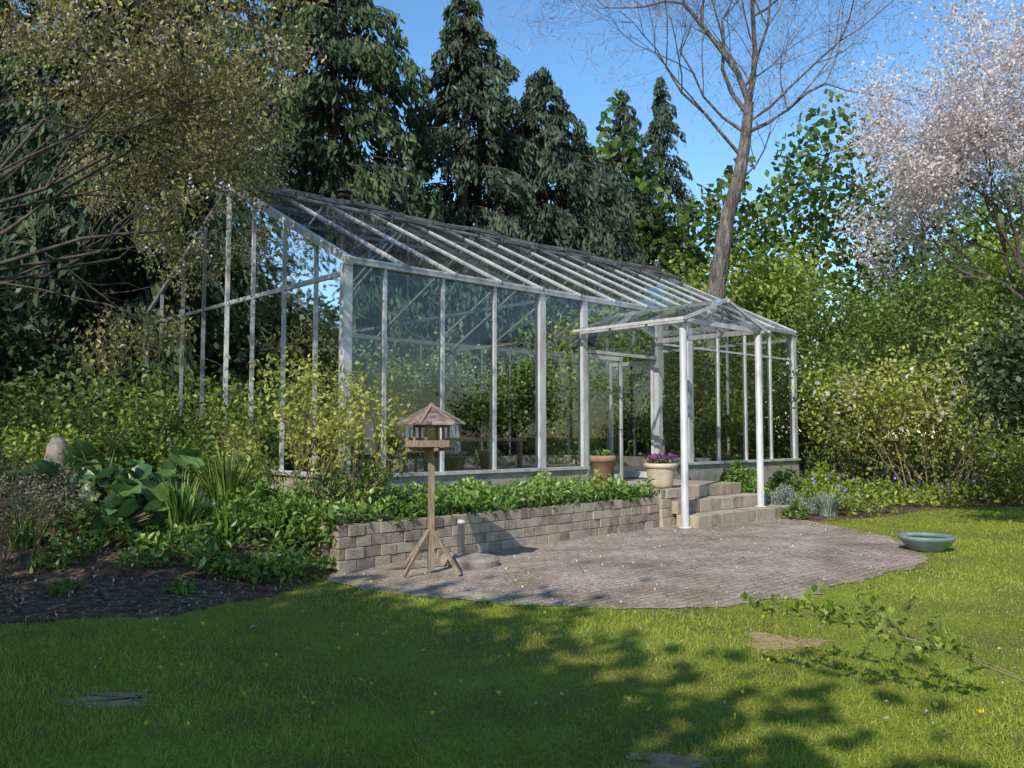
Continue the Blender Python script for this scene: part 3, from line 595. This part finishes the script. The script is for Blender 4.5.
def hopper(m):
    for i in range(6):
        a=hexring(.19,1.386)[i]; m.beam(a,(a[0],a[1],1.62),.025,.025,(1,0,0)); m.beam(hexring(.19,1.588)[i],hexring(.19,1.588)[(i+1)%6],.028,.028)
part('hopper',M['wood'],hopper,bf)
def froof(m):
    R0=.35;zb=1.60;zt=1.78; K=6
    for k in range(K):
        r0=R0*(1-k/K)+.03; r1=R0*(1-(k+1)/K)+.015; z0=zb+(zt-zb)*k/K; z1=zb+(zt-zb)*(k+1)/K+.012
        A=hexring(r0,z0);B=hexring(r1,z1);D=hexring(r0,z0+.014)
        for i in range(6):
            j=(i+1)%6; ns=max(1,int(r0/.06))
            for s in range(ns):
                f0=s/ns;f1=(s+1)/ns
                L=lambda a,b,f:tuple(np.array(a)*(1-f)+np.array(b)*f)
                tn=RG.random()
                m.add([L(A[i],A[j],f0),L(A[i],A[j],f1),L(D[i],D[j],f1),L(D[i],D[j],f0),L(B[i],B[j],f1),L(B[i],B[j],f0)],[(0,1,2,3),(3,2,4,5)],tn)
    m.add(hexring(.36,zb),[tuple(range(5,-1,-1))],.1)
    for i in range(6):
        a=hexring(.38,zb+.015)[i]; m.beam(a,(a[0]*.06,a[1]*.06,zt+.03),.025,.015,tone=.7)
    m.lathe([(.0,1.85),(.03,1.83),(.05,1.79),(.05,1.76)],8)
part('roof',M['shingle'],froof,bf)
sp=MB(); sp.lathe([(0,0),(.04,0),(.04,.44),(.05,.44),(.05,.47),(.03,.49),(0,.49)],16); o=sp.obj('short_post',M['alu'],None,True,(-.60,10.05,.008)); tag(o,'short grey metal post beside the block wall','post')
sp=MB(); sp.lathe([(.07,.02),(.07,.09),(.1,.10),(.27,.10),(.30,.07),(.30,.0)],24); o=sp.obj('round_stone',M['stone'],None,False,(-.45,9.75,.006)); tag(o,'flat round stone ring lying on the paving','stone')
sp=MB(); sp.lathe([(0,.16),(.05,.155),(.10,.12),(.13,.05),(.12,.0)],14); o=sp.obj('cobble_stone',M['stone'],None,True,(-.72,9.8,.006)); o.scale=(1,.8,.9); tag(o,'small rounded stone beside the post','stone')
bb=empty('bird_bath',(5.38,11.0,.006),0,None,'shallow turquoise glazed bowl with water on the lawn edge','bird bath')
bb.scale=(.9,.9,.9)
part('bowl',M['glaze'],lambda m:m.lathe([(0,.03),(.2,.0),(.22,.0),(.24,.03),(.3,.08),(.355,.15),(.375,.17),(.385,.20),(.375,.215),(.355,.215),(.34,.19),(.28,.12),(0,.09)],48),bb,True)
part('water',M['water'],lambda m:m.add([(.345*math.cos(t),.345*math.sin(t),.193) for t in np.linspace(0,6.283,48,endpoint=False)],[tuple(range(48))]),bb)

# ---------------------------------------------------------------- planting
n=8500; X=RG.uniform(-1.6,4.65,n); y0=-2.34+.33*(X+1.5)/6.2; Yl=y0+(-.12-y0)*RG.random(n)
hh=.10+.10*noise2(X*2,Yl*3,1.7)
w=np.stack([C[0]+U[0]*X+VV[0]*Yl,C[1]+U[1]*X+VV[1]*Yl,.48+np.clip(hh,.02,1)*2.1*RG.random(n)**.7],1)
r_=(w[:,2]-.48)/.3
tag(leaves('ground_cover',w,.11,.055,L_['cover'],None,.15+.5*r_+.3*RG.random(n),(0,0,.4),1,.4),'leafy green ground cover filling the raised bed','ground cover',kind='stuff')
n=9000; x=RG.uniform(-4.6,-1.25,n); y=RG.uniform(8.0,11.5,n); k=inbed(x,y)&(y>8.2+.35*np.sin(x*3)+.12*np.sin(x*9)); x=x[k];y=y[k]; n=len(x)
h=.10+.16*(noise2(x*2,y*2,1.4)+.6); z=gz(x,y)+np.clip(h,.03,.5)*RG.random(n)**.6*1.4
tag(leaves('bed_ground_cover',np.stack([x,y,z],1),.10,.05,L_['cover'],None,.2+.6*RG.random(n),(0,0,.3),1,.5),'leafy perennials covering the soil bed','ground cover',kind='stuff')
def G(x,y): return (x,y,float(gz(x,y)))
shrub('flowering_shrub',G(-2.8,10.8),2.15,1300,L_['yellow'],'tall loose yellow-green shrub at the greenhouse corner',stems=11,spread=.45,lsz=(.085,.045),sig=.09,rad=.4,lean=.28)
shrub('flowering_shrub',G(-2.1,10.4),1.75,950,L_['yellow'],'loose yellow-green shrub at the greenhouse corner',stems=9,spread=.45,lsz=(.08,.045),sig=.08,rad=.3,lean=.3)
shrub('leafy_shrub',gw(-.7,-.9,.45),.9,900,L_['mid'],'bushy green shrub by the glass wall',stems=8,spread=.6,lsz=(.08,.05),sig=.10,rad=.3)
mound('perennial_plant',G(-2.9,9.7),.7,.45,1800,L_['cover'],'mound of fresh green perennials on the bed',(.10,.045),mix=1.1,nup=.4)
mound('perennial_plant',G(-2.25,9.55),.45,.34,1200,L_['mid'],'mound of fresh green perennials on the bed',(.09,.045))
for (x,y,r,h,k) in ((-4.6,9.5,.75,.8,64),(-3.95,9.8,.6,.75,50),(-5.2,9.8,.6,.75,44),(-4.2,9.0,.5,.5,34)):
    e=empty('rhubarb_plant',G(x,y),0,None,'broad-leaved rhubarb clump growing in the bed','plant','rhubarb clumps in the bed')
    mb=MB(); P=[]
    for i in range(k):
        a=RG.uniform(0,6.28); s=math.sqrt(RG.random()); p=np.array((r*s*math.cos(a),r*s*math.sin(a),h*(1-.55*s*s)*RG.uniform(.6,1.15)))
        mb.tube([(0,0,0),p*np.array((.4,.4,.6)),p],[.012,.009,.006],5,False); P.append(p)
    mb.obj('stems',M['stem'],e,True); leaves('foliage',np.array(P),.30,.23,L_['rhubarb'],e,.2+.75*RG.random(k),(0,-.1,.15),1,.55,'round')
blades('iris_clump',G(-3.3,9.75),.5,.9,.034,160,L_['mid'],'upright clump of sword-shaped iris leaves')
blades('iris_clump',G(-3.6,9.2),.5,.7,.03,130,L_['cover'],'upright clump of sword-shaped iris leaves')
blades('iris_clump',G(-3.0,9.0),.4,.5,.028,90,L_['cover'],'low clump of strap-shaped leaves on soil')
blades('iris_clump',G(-5.0,8.7),.4,.45,.028,80,L_['mid'],'low clump of strap-shaped leaves on soil')
shrub('twiggy_shrub',G(-4.95,8.2),.95,2600,L_['dry'],'grey-brown twiggy shrub with sparse leaves',stems=16,spread=.5,lsz=(.045,.02),sig=.07,rad=.35,mx=3)
shrub('twiggy_shrub',G(-5.8,8.6),1.1,2600,L_['dry'],'grey-brown twiggy shrub with sparse leaves',stems=16,spread=.5,lsz=(.05,.022),sig=.08,rad=.4,mx=3)
for (x,y,r,h) in ((-3.6,8.3,.3,.2),(-2.75,8.35,.25,.18),(-2.35,8.7,.28,.26),(-4.0,7.6,.18,.12),(-3.0,7.75,.16,.12),(-5.4,7.7,.25,.2),(-3.3,8.6,.3,.25)):
    mound('small_plant',G(x,y),r,h,int(800*r),L_['cover'],'small green seedling clump on bare soil',(.08,.035),group='small plants on the soil',mix=1.1,nup=.3)
for (x,y,h,m) in ((-6.2,10.8,1.2,'spring'),(-7.2,9.8,1.3,'mid'),(-5.6,11.8,1.3,'mid'),(-7.0,12.3,1.7,'mid'),(-4.6,12.0,1.1,'mid'),(-8.6,11.2,1.7,'mid'),(-4.0,11.4,.9,'spring'),(-8.5,13.5,2.2,'dark'),(-6.3,13.8,1.7,'dark'),(-5.0,13.4,1.8,'mid')):
    shrub('garden_shrub',G(x,y),h,1500,L_[m],'leafy green garden shrub growing in the bed',stems=9,spread=.6,lsz=(.09,.055),sig=.13,rad=.4)
sp=MB(); sp.lathe([(0,1.0),(.05,.98),(.11,.88),(.13,.75),(.17,.4),(.19,-.05)],12); o=sp.obj('standing_stone',M['stone'],None,True,G(-5.4,10.0)); tag(o,'pinkish weathered standing stone among the plants','stone')

mound('lavender_bush',gw(8.2,-2.25,0),.55,.55,2600,L_['silver'],'silver-green rounded bush beside the steps',(.06,.02),bias=(0,0,1),mix=.6)
blades('grass_clump',gw(8.6,-2.9,0),.55,.5,.012,320,L_['silver'],'fine blue-green grass clump beside the steps',lean=.6)
mound('perennial_plant',gw(8.1,-1.3,.1),.6,.85,2200,L_['cover'],'leafy green perennials below the glass wall',(.10,.06))
mound('perennial_plant',gw(9.2,-.9,0),.7,.8,2400,L_['spring'],'leafy green perennials below the glass wall',(.10,.06))
mound('perennial_plant',gw(10.6,-.9,0),.7,.7,2200,L_['cover'],'leafy green perennials below the glass wall',(.10,.06))
mound('perennial_plant',gw(12.2,-1.0,0),.8,.8,2400,L_['spring'],'leafy green perennials below the glass wall',(.10,.06))
mound('perennial_plant',gw(9.6,-2.2,0),.6,.5,1500,L_['spring'],'leafy green perennials below the glass wall',(.10,.06))
mound('perennial_plant',gw(7.5,-2.85,0),.28,.35,500,L_['cover'],'small leafy plant at the foot of the porch column',(.07,.04))
n=15000; x=RG.uniform(6,20,n); y=RG.uniform(15,20,n); k=inpoly(x,y,BED2)&(y>15.2+.3*np.sin(x*2)); k&=noise2(x,y,1.2)>-.35; x=x[k];y=y[k];n=len(x)
h=.18+.15*noise2(x,y,2.)
tag(leaves('border_plants',np.stack([x,y,.02+np.clip(h,.04,1)*RG.random(n)**.6*1.8],1),.11,.06,L_['spring'],None,.1+.8*RG.random(n),(0,0,.6),.9,.4),'low spring border plants at the lawn edge','ground cover',kind='stuff')
i=RG.choice(n,420); tag(leaves('border_flowers',np.stack([x[i],y[i],.3+.3*RG.random(420)],1),.07,.06,L_['blue'],None,None,(0,0,0),1,.5),'blue spring flowers among border plants','flowers',kind='stuff')
RS=[(10.2,19.6,3.6,'yellow',.12),(8.9,20.8,3.2,'spring',.25),(12.4,19.0,4.6,'yellow',.1),(14.6,19.2,3.8,'mid',.3),(11.2,22.2,5.6,'mid',.3),(7.9,22.6,4.2,'mid',.3),(16.4,20.5,5.2,'mid',.3),(13.4,23,6.4,'mid',.3),(9.2,24.5,6,'mid',.3),(18.8,19.5,5.0,'dark',.3),(21,22,7,'dark',.3),(11.2,18.5,1.8,'spring',.3),(13.6,17.9,1.8,'mid',.3),(15.6,22.6,6,'dark',.3)]
for (x,y,h,m,lw) in RS:
    shrub('garden_shrub',(x,y,0),h,int((800 if lw<.2 else 1100)*h),L_[m],'tall leafy '+{'yellow':'yellow-green','spring':'bright green','mid':'green','dark':'dark green'}[m]+' shrub behind the lawn',stems=12,spread=.5,lsz=(.12,.075),sig=.17 if lw<.2 else .22,rad=.7,mx=3,low=lw)
shrub('white_flowering_shrub',(9.4,18.6,0),3.3,2300,L_['yellow'],'yellow-green shrub with scattered white flowers',stems=12,spread=.55,lsz=(.1,.06),sig=.16,rad=.6,mx=3,flower=L_['blossom'],nf=180,fsz=.12,low=.15)
decid('small_tree',(8.7,13.6,0),5.3,8000,L_['dark'],'small dark leafy tree at the lawn edge',lsz=(.12,.075),sig=.28,spread=.8,L0=.28)
for (X,Y,h,m) in ((-1.5,9.6,3.2,'mid'),(1,9.8,3.6,'mid'),(3.5,10,3.6,'spring'),(6,10,4.0,'mid'),(8.5,9.9,3.8,'spring'),(11,10,3.8,'mid'),(13.2,8.5,4,'mid'),(14.2,6,4.2,'spring'),(14.5,3.5,3.6,'mid'),(14.3,1.6,2.6,'spring'),(-3.2,8,2.6,'mid'),(-3,5.5,2.2,'mid'),(-1.6,6.5,2.6,'mid'),(-1.5,3.6,1.9,'mid')):
    w=gw(X,Y,0); shrub('garden_shrub',w,h,int(1300*h),L_[m],'dense leafy shrub growing around the greenhouse',stems=9,spread=.65,lsz=(.14,.09),sig=.28,rad=.7,mx=3,low=.3)

# ---------------------------------------------------------------- trees
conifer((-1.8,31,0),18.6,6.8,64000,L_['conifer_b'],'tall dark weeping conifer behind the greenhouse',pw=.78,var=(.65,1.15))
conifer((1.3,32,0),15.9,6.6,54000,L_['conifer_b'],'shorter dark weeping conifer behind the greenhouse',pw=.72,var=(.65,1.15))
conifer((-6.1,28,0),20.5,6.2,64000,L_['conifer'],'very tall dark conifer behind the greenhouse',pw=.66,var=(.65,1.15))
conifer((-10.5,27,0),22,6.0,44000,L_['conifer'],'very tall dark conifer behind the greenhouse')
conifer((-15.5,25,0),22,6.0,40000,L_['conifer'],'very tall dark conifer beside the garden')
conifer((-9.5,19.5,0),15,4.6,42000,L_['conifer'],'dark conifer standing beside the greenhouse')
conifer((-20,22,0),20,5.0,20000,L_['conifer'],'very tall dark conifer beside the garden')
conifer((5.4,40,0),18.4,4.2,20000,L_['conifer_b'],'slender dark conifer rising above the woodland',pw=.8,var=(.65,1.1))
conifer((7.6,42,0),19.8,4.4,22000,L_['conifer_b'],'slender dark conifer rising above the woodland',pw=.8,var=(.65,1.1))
for (x,y,h,m,k) in ((3.6,28.5,10.0,'spring',1),(5.0,33,13.0,'mid',1),(8.6,32,14.0,'spring',1),(12.5,30,13.5,'mid',1),(17,29,14.0,'spring',1),(21.5,28,14,'mid',1),(26,32,15,'mid',1),(-13,16.5,9,'dark',0),(-17,14,9,'dark',0)):
    decid('broadleaf_tree',(x,y,0),h,24000,L_[m],'broadleaf tree in fresh spring leaf' if k else 'dark shaded broadleaf tree beside the garden',lsz=(.19,.12),sig=.6,spread=.9,upb=.25,L0=.25,mx=3,nch=6)
n=80000; x=RG.uniform(-50,60,n); y=RG.uniform(37,46,n); top=np.where(x<3,12,14.5)+1.8*np.sin(x*.5)+1.2*np.sin(x*1.3+1)+.6*np.sin(x*3.1); z=top*RG.random(n)**.8
tag(leaves('woodland',np.stack([x,y,z],1),.45,.32,L_['mid'],None,.1+.6*RG.random(n)*(z/top),(0,0,0),1,.4,'diamond'),'distant dense green woodland edge','woodland',kind='stuff')
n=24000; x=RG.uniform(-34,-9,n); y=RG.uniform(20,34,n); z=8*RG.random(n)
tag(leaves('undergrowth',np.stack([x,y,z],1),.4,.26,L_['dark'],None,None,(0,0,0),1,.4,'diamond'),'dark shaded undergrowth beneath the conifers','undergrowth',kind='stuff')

# bare tree
e=empty('bare_tree',(6.5,26.5,0),0,None,'tall leaning tree with bare purple-brown branches','tree')
mb=MB(); tips=[]
tp=[np.array(p,float) for p in ((0,0,-.1),(-.15,0,2.5),(-.12,0,5),(.0,0,6.2),(.22,0,7.4),(.42,0,8.6),(.8,0,9.8),(1.0,0,10.9),(1.15,0,12.2))]
mb.tube(tp,[.38,.33,.30,.29,.26,.22,.21,.18,.15],14,False)
e_l=[((1.15,0,12.2),(-.25,.1,1),4.2,.11),((1.12,0,12.1),(.35,-.1,1),4.2,.11),((1.05,0,11.2),(.8,.2,.8),3.8,.07),((.9,0,10.4),(-.85,-.2,.8),3.8,.06),((1.1,0,11.8),(-.6,.3,1),3.8,.08),((1.1,0,11.8),(.2,.8,1),3.4,.06),((1.1,0,11.9),(.1,-.8,1),3.4,.06),((1.0,0,11.2),(-1,.1,.55),3.6,.05),((1.05,0,11.5),(1,-.2,.5),3.6,.05),((.6,0,9.4),(.9,0,.7),2.4,.035)]
for p,d,L,r in e_l: grow(mb,tips,np.array(p,float),nz(np.array(d,float)),L,r,1,5,4,.85,.25,.74,.14,.6)
mb.obj('trunk',M['barkt'],e,True)
T=np.array(tips); i=RG.integers(0,len(T),14000)
leaves('crown',T[i]+RG.normal(size=(14000,3))*.35,.5,.014,L_['twigs'],e,RG.random(14000),(0,0,.7),1,.3,'diamond')
# blossom tree
e=empty('blossom_tree',(13.5,21.0,0),0,None,'cherry tree covered in pale pink-white blossom','tree')
mb=MB(); tips=[]
mb.tube([(0,0,-.1),(.05,0,2.2),(0,.1,4.4)],[.2,.16,.13],10,False)
for d,L in (((-.8,-.1,.9),3.2),((-.4,.2,1.1),3.6),((.2,-.3,1.2),3.8),((.8,.2,.9),3.6),((.9,-.3,.5),3.4),((-.8,.3,.6),2.8),((0,-.9,.8),2.8),((.1,.9,.8),3.0),((-.1,-.2,1.2),4.0)):
    grow(mb,tips,np.array((0,.1,4.3)),nz(np.array(d)),L,.06,1,4,4,.7,.3,.74,.16,.62)
mb.obj('trunk',M['barkd'],e,True); P,t=clumps(tips,62000,.25); leaves('crown',P,.09,.07,L_['blossom'],e,t,(0,0,0),1,.4,'diamond')
# left cherry with bronze leaves
cx,cy=-8.0,9.8
e=empty('cherry_tree',(cx,cy,.3),0,None,'cherry tree with drooping branches of bronze young leaves','tree')
mb=MB(); tips=[]
def lim(z): return np.interp(z+.3,[1.5,2.4,3.2,4.2,5.2,6.5],[-.60,-.46,-.385,-.36,-.29,-.24])
def keepf(p): return (p[0]+cx)/max(p[1]+cy,.5)<lim(p[2])
mb.tube([(0,0,-.3),(.1,.1,1.6),(.2,.1,3.2)],[.24,.2,.15],10,False)
for d,L in (((.8,.1,.9),3.4),((.9,-.3,.5),3.2),((.6,.6,.8),3.2),((.1,-.8,.8),2.8),((-.8,0,.9),2.8),((.3,.2,1),3.4),((1,.3,.25),3.0),((.5,.0,1.2),3.6),((.9,.3,.75),3.6),((1,.1,.05),2.8),((.7,.5,.3),3.0),((1,-.1,.7),3.6),((1,.15,.45),3.6)):
    grow(mb,tips,np.array((.2,.1,2.9)),nz(np.array(d)),L,.034,1,4,4,.75,-.08,.68,.2,.6,keepf)
mb.obj('trunk',M['barkd'],e,True); P,t=clumps(tips,42000,.16); rt=(P[:,0]+cx)/(P[:,1]+cy); k=rt<lim(P[:,2])+.015+.025*RG.normal(size=len(P)); k&=(noise2(P[:,0]*2+P[:,1],P[:,2]*2.2+P[:,1],1.3)>-.6); P=P[k];t=t[k]
leaves('crown',P,.088,.046,L_['olive'],e,np.clip(t*1.05,0,1),(0,0,-.8),.9,.2)
T=np.array(tips); T=T[T[:,2]>3.2]; i=RG.integers(0,len(T),760); i=np.repeat(i,9); leaves('blossoms',T[i]+RG.normal(size=(len(i),3))*.07,.048,.038,L_['blossom'],e,None,(0,0,0),1,.4,'diamond')  # pale cherry petals in clusters on the twigs, not leaves
T=np.array(tips); i=RG.integers(0,len(T),7000); P=T[i]+RG.normal(size=(7000,3))*.16; P=P[(P[:,0]+cx)/(P[:,1]+cy)<lim(P[:,2])]; leaves('young_leaves',P,.07,.035,L_['yellow'],e,None,(0,0,-.4),1,.3)
for (x,y,h,n,sg) in ((-9.3,-3.8,13,24000,.65),(-5.6,-4.9,13,22000,.65),(-1.9,-6.9,13,22000,.62),(1.8,-9.4,13,16000,.6),(-13.5,-3.0,12,16000,.6)):
    decid('garden_tree',(x,y,0),h,n,L_['mid'],'leafy garden tree shading the lawn',lsz=(.27,.19),sig=sg,spread=.85,mx=3,nch=5,group='trees shading the lawn')
# low arching branch
e=empty('rose_branch',(3.05,4.35,0),0,None,'long arching leafy shoot over the lawn','shrub')
mb=MB(); tips=[]
def arch(p0,p1,h,k=12): 
    p0=np.array(p0,float);p1=np.array(p1,float); return [p0+(p1-p0)*s+np.array((.03*math.sin(s*9),0,h*2*s*(1-s))) for s in np.linspace(0,1,k)]
P=[]
for (q0,q1,h,r,nk) in (((0,0,-.02),(-1.5,.75,.42),.30,.006,3),((.02,.05,-.02),(-1.0,1.1,.30),.25,.005,2)):
    main=arch(q0,q1,h); mb.tube(main,list(np.linspace(r,.002,12)),5)
    for i in range(4,12):
        for k in range(nk):
            d=nz(np.array((-.6,.3,.35))+RG.normal(size=3)*.5); L=RG.uniform(.08,.18); q=main[i]+d*L; q2=q+d*L*.5; mb.tube([main[i],q,q2],[.0025,.002,.001],3)
            for s in np.linspace(.3,1.5,7): P.append(main[i]+d*L*s+RG.normal(size=3)*.012)
mb.obj('stems',M['stem'],e,True); leaves('foliage',np.array(P),.068,.044,L_['spring'],e,.2+.5*RG.random(len(P)),(-.3,.1,.2),1,.6)

# ---------------------------------------------------------------- light, world, camera
el=math.radians(38); S=np.array((-.42,-.907,0)); S=nz(S); Sv=Vector((S[0]*math.cos(el),S[1]*math.cos(el),math.sin(el)))
sd=bpy.data.lights.new('sun','SUN'); sd.energy=5.0; sd.angle=math.radians(.5); sd.color=(1,.95,.85)
so=bpy.data.objects.new('sun',sd); COL.objects.link(so); so.rotation_euler=Sv.to_track_quat('Z','Y').to_euler(); so.location=(0,0,30)
w=bpy.data.worlds.new('World'); SC.world=w; w.use_nodes=True; nt=w.node_tree; bg=nt.nodes['Background']
sk=nt.nodes.new('ShaderNodeTexSky'); sk.sky_type='NISHITA'; sk.sun_disc=False; sk.sun_elevation=el; sk.sun_rotation=math.atan2(S[0],S[1]); sk.air_density=1.15; sk.dust_density=.15; sk.ozone_density=2.6
hs=nt.nodes.new('ShaderNodeHueSaturation'); hs.inputs['Saturation'].default_value=1.2; hs.inputs['Value'].default_value=1.45; nt.links.new(sk.outputs[0],hs.inputs['Color'])
nt.links.new(hs.outputs[0],bg.inputs[0]); bg.inputs[1].default_value=.15
cd=bpy.data.cameras.new('camera'); cd.sensor_width=36; cd.lens=29.53; cd.clip_end=1500; cd.clip_start=.05
co=bpy.data.objects.new('camera',cd); COL.objects.link(co); co.location=(0,0,1.5); co.rotation_euler=(math.radians(93.47),0,0); SC.camera=co
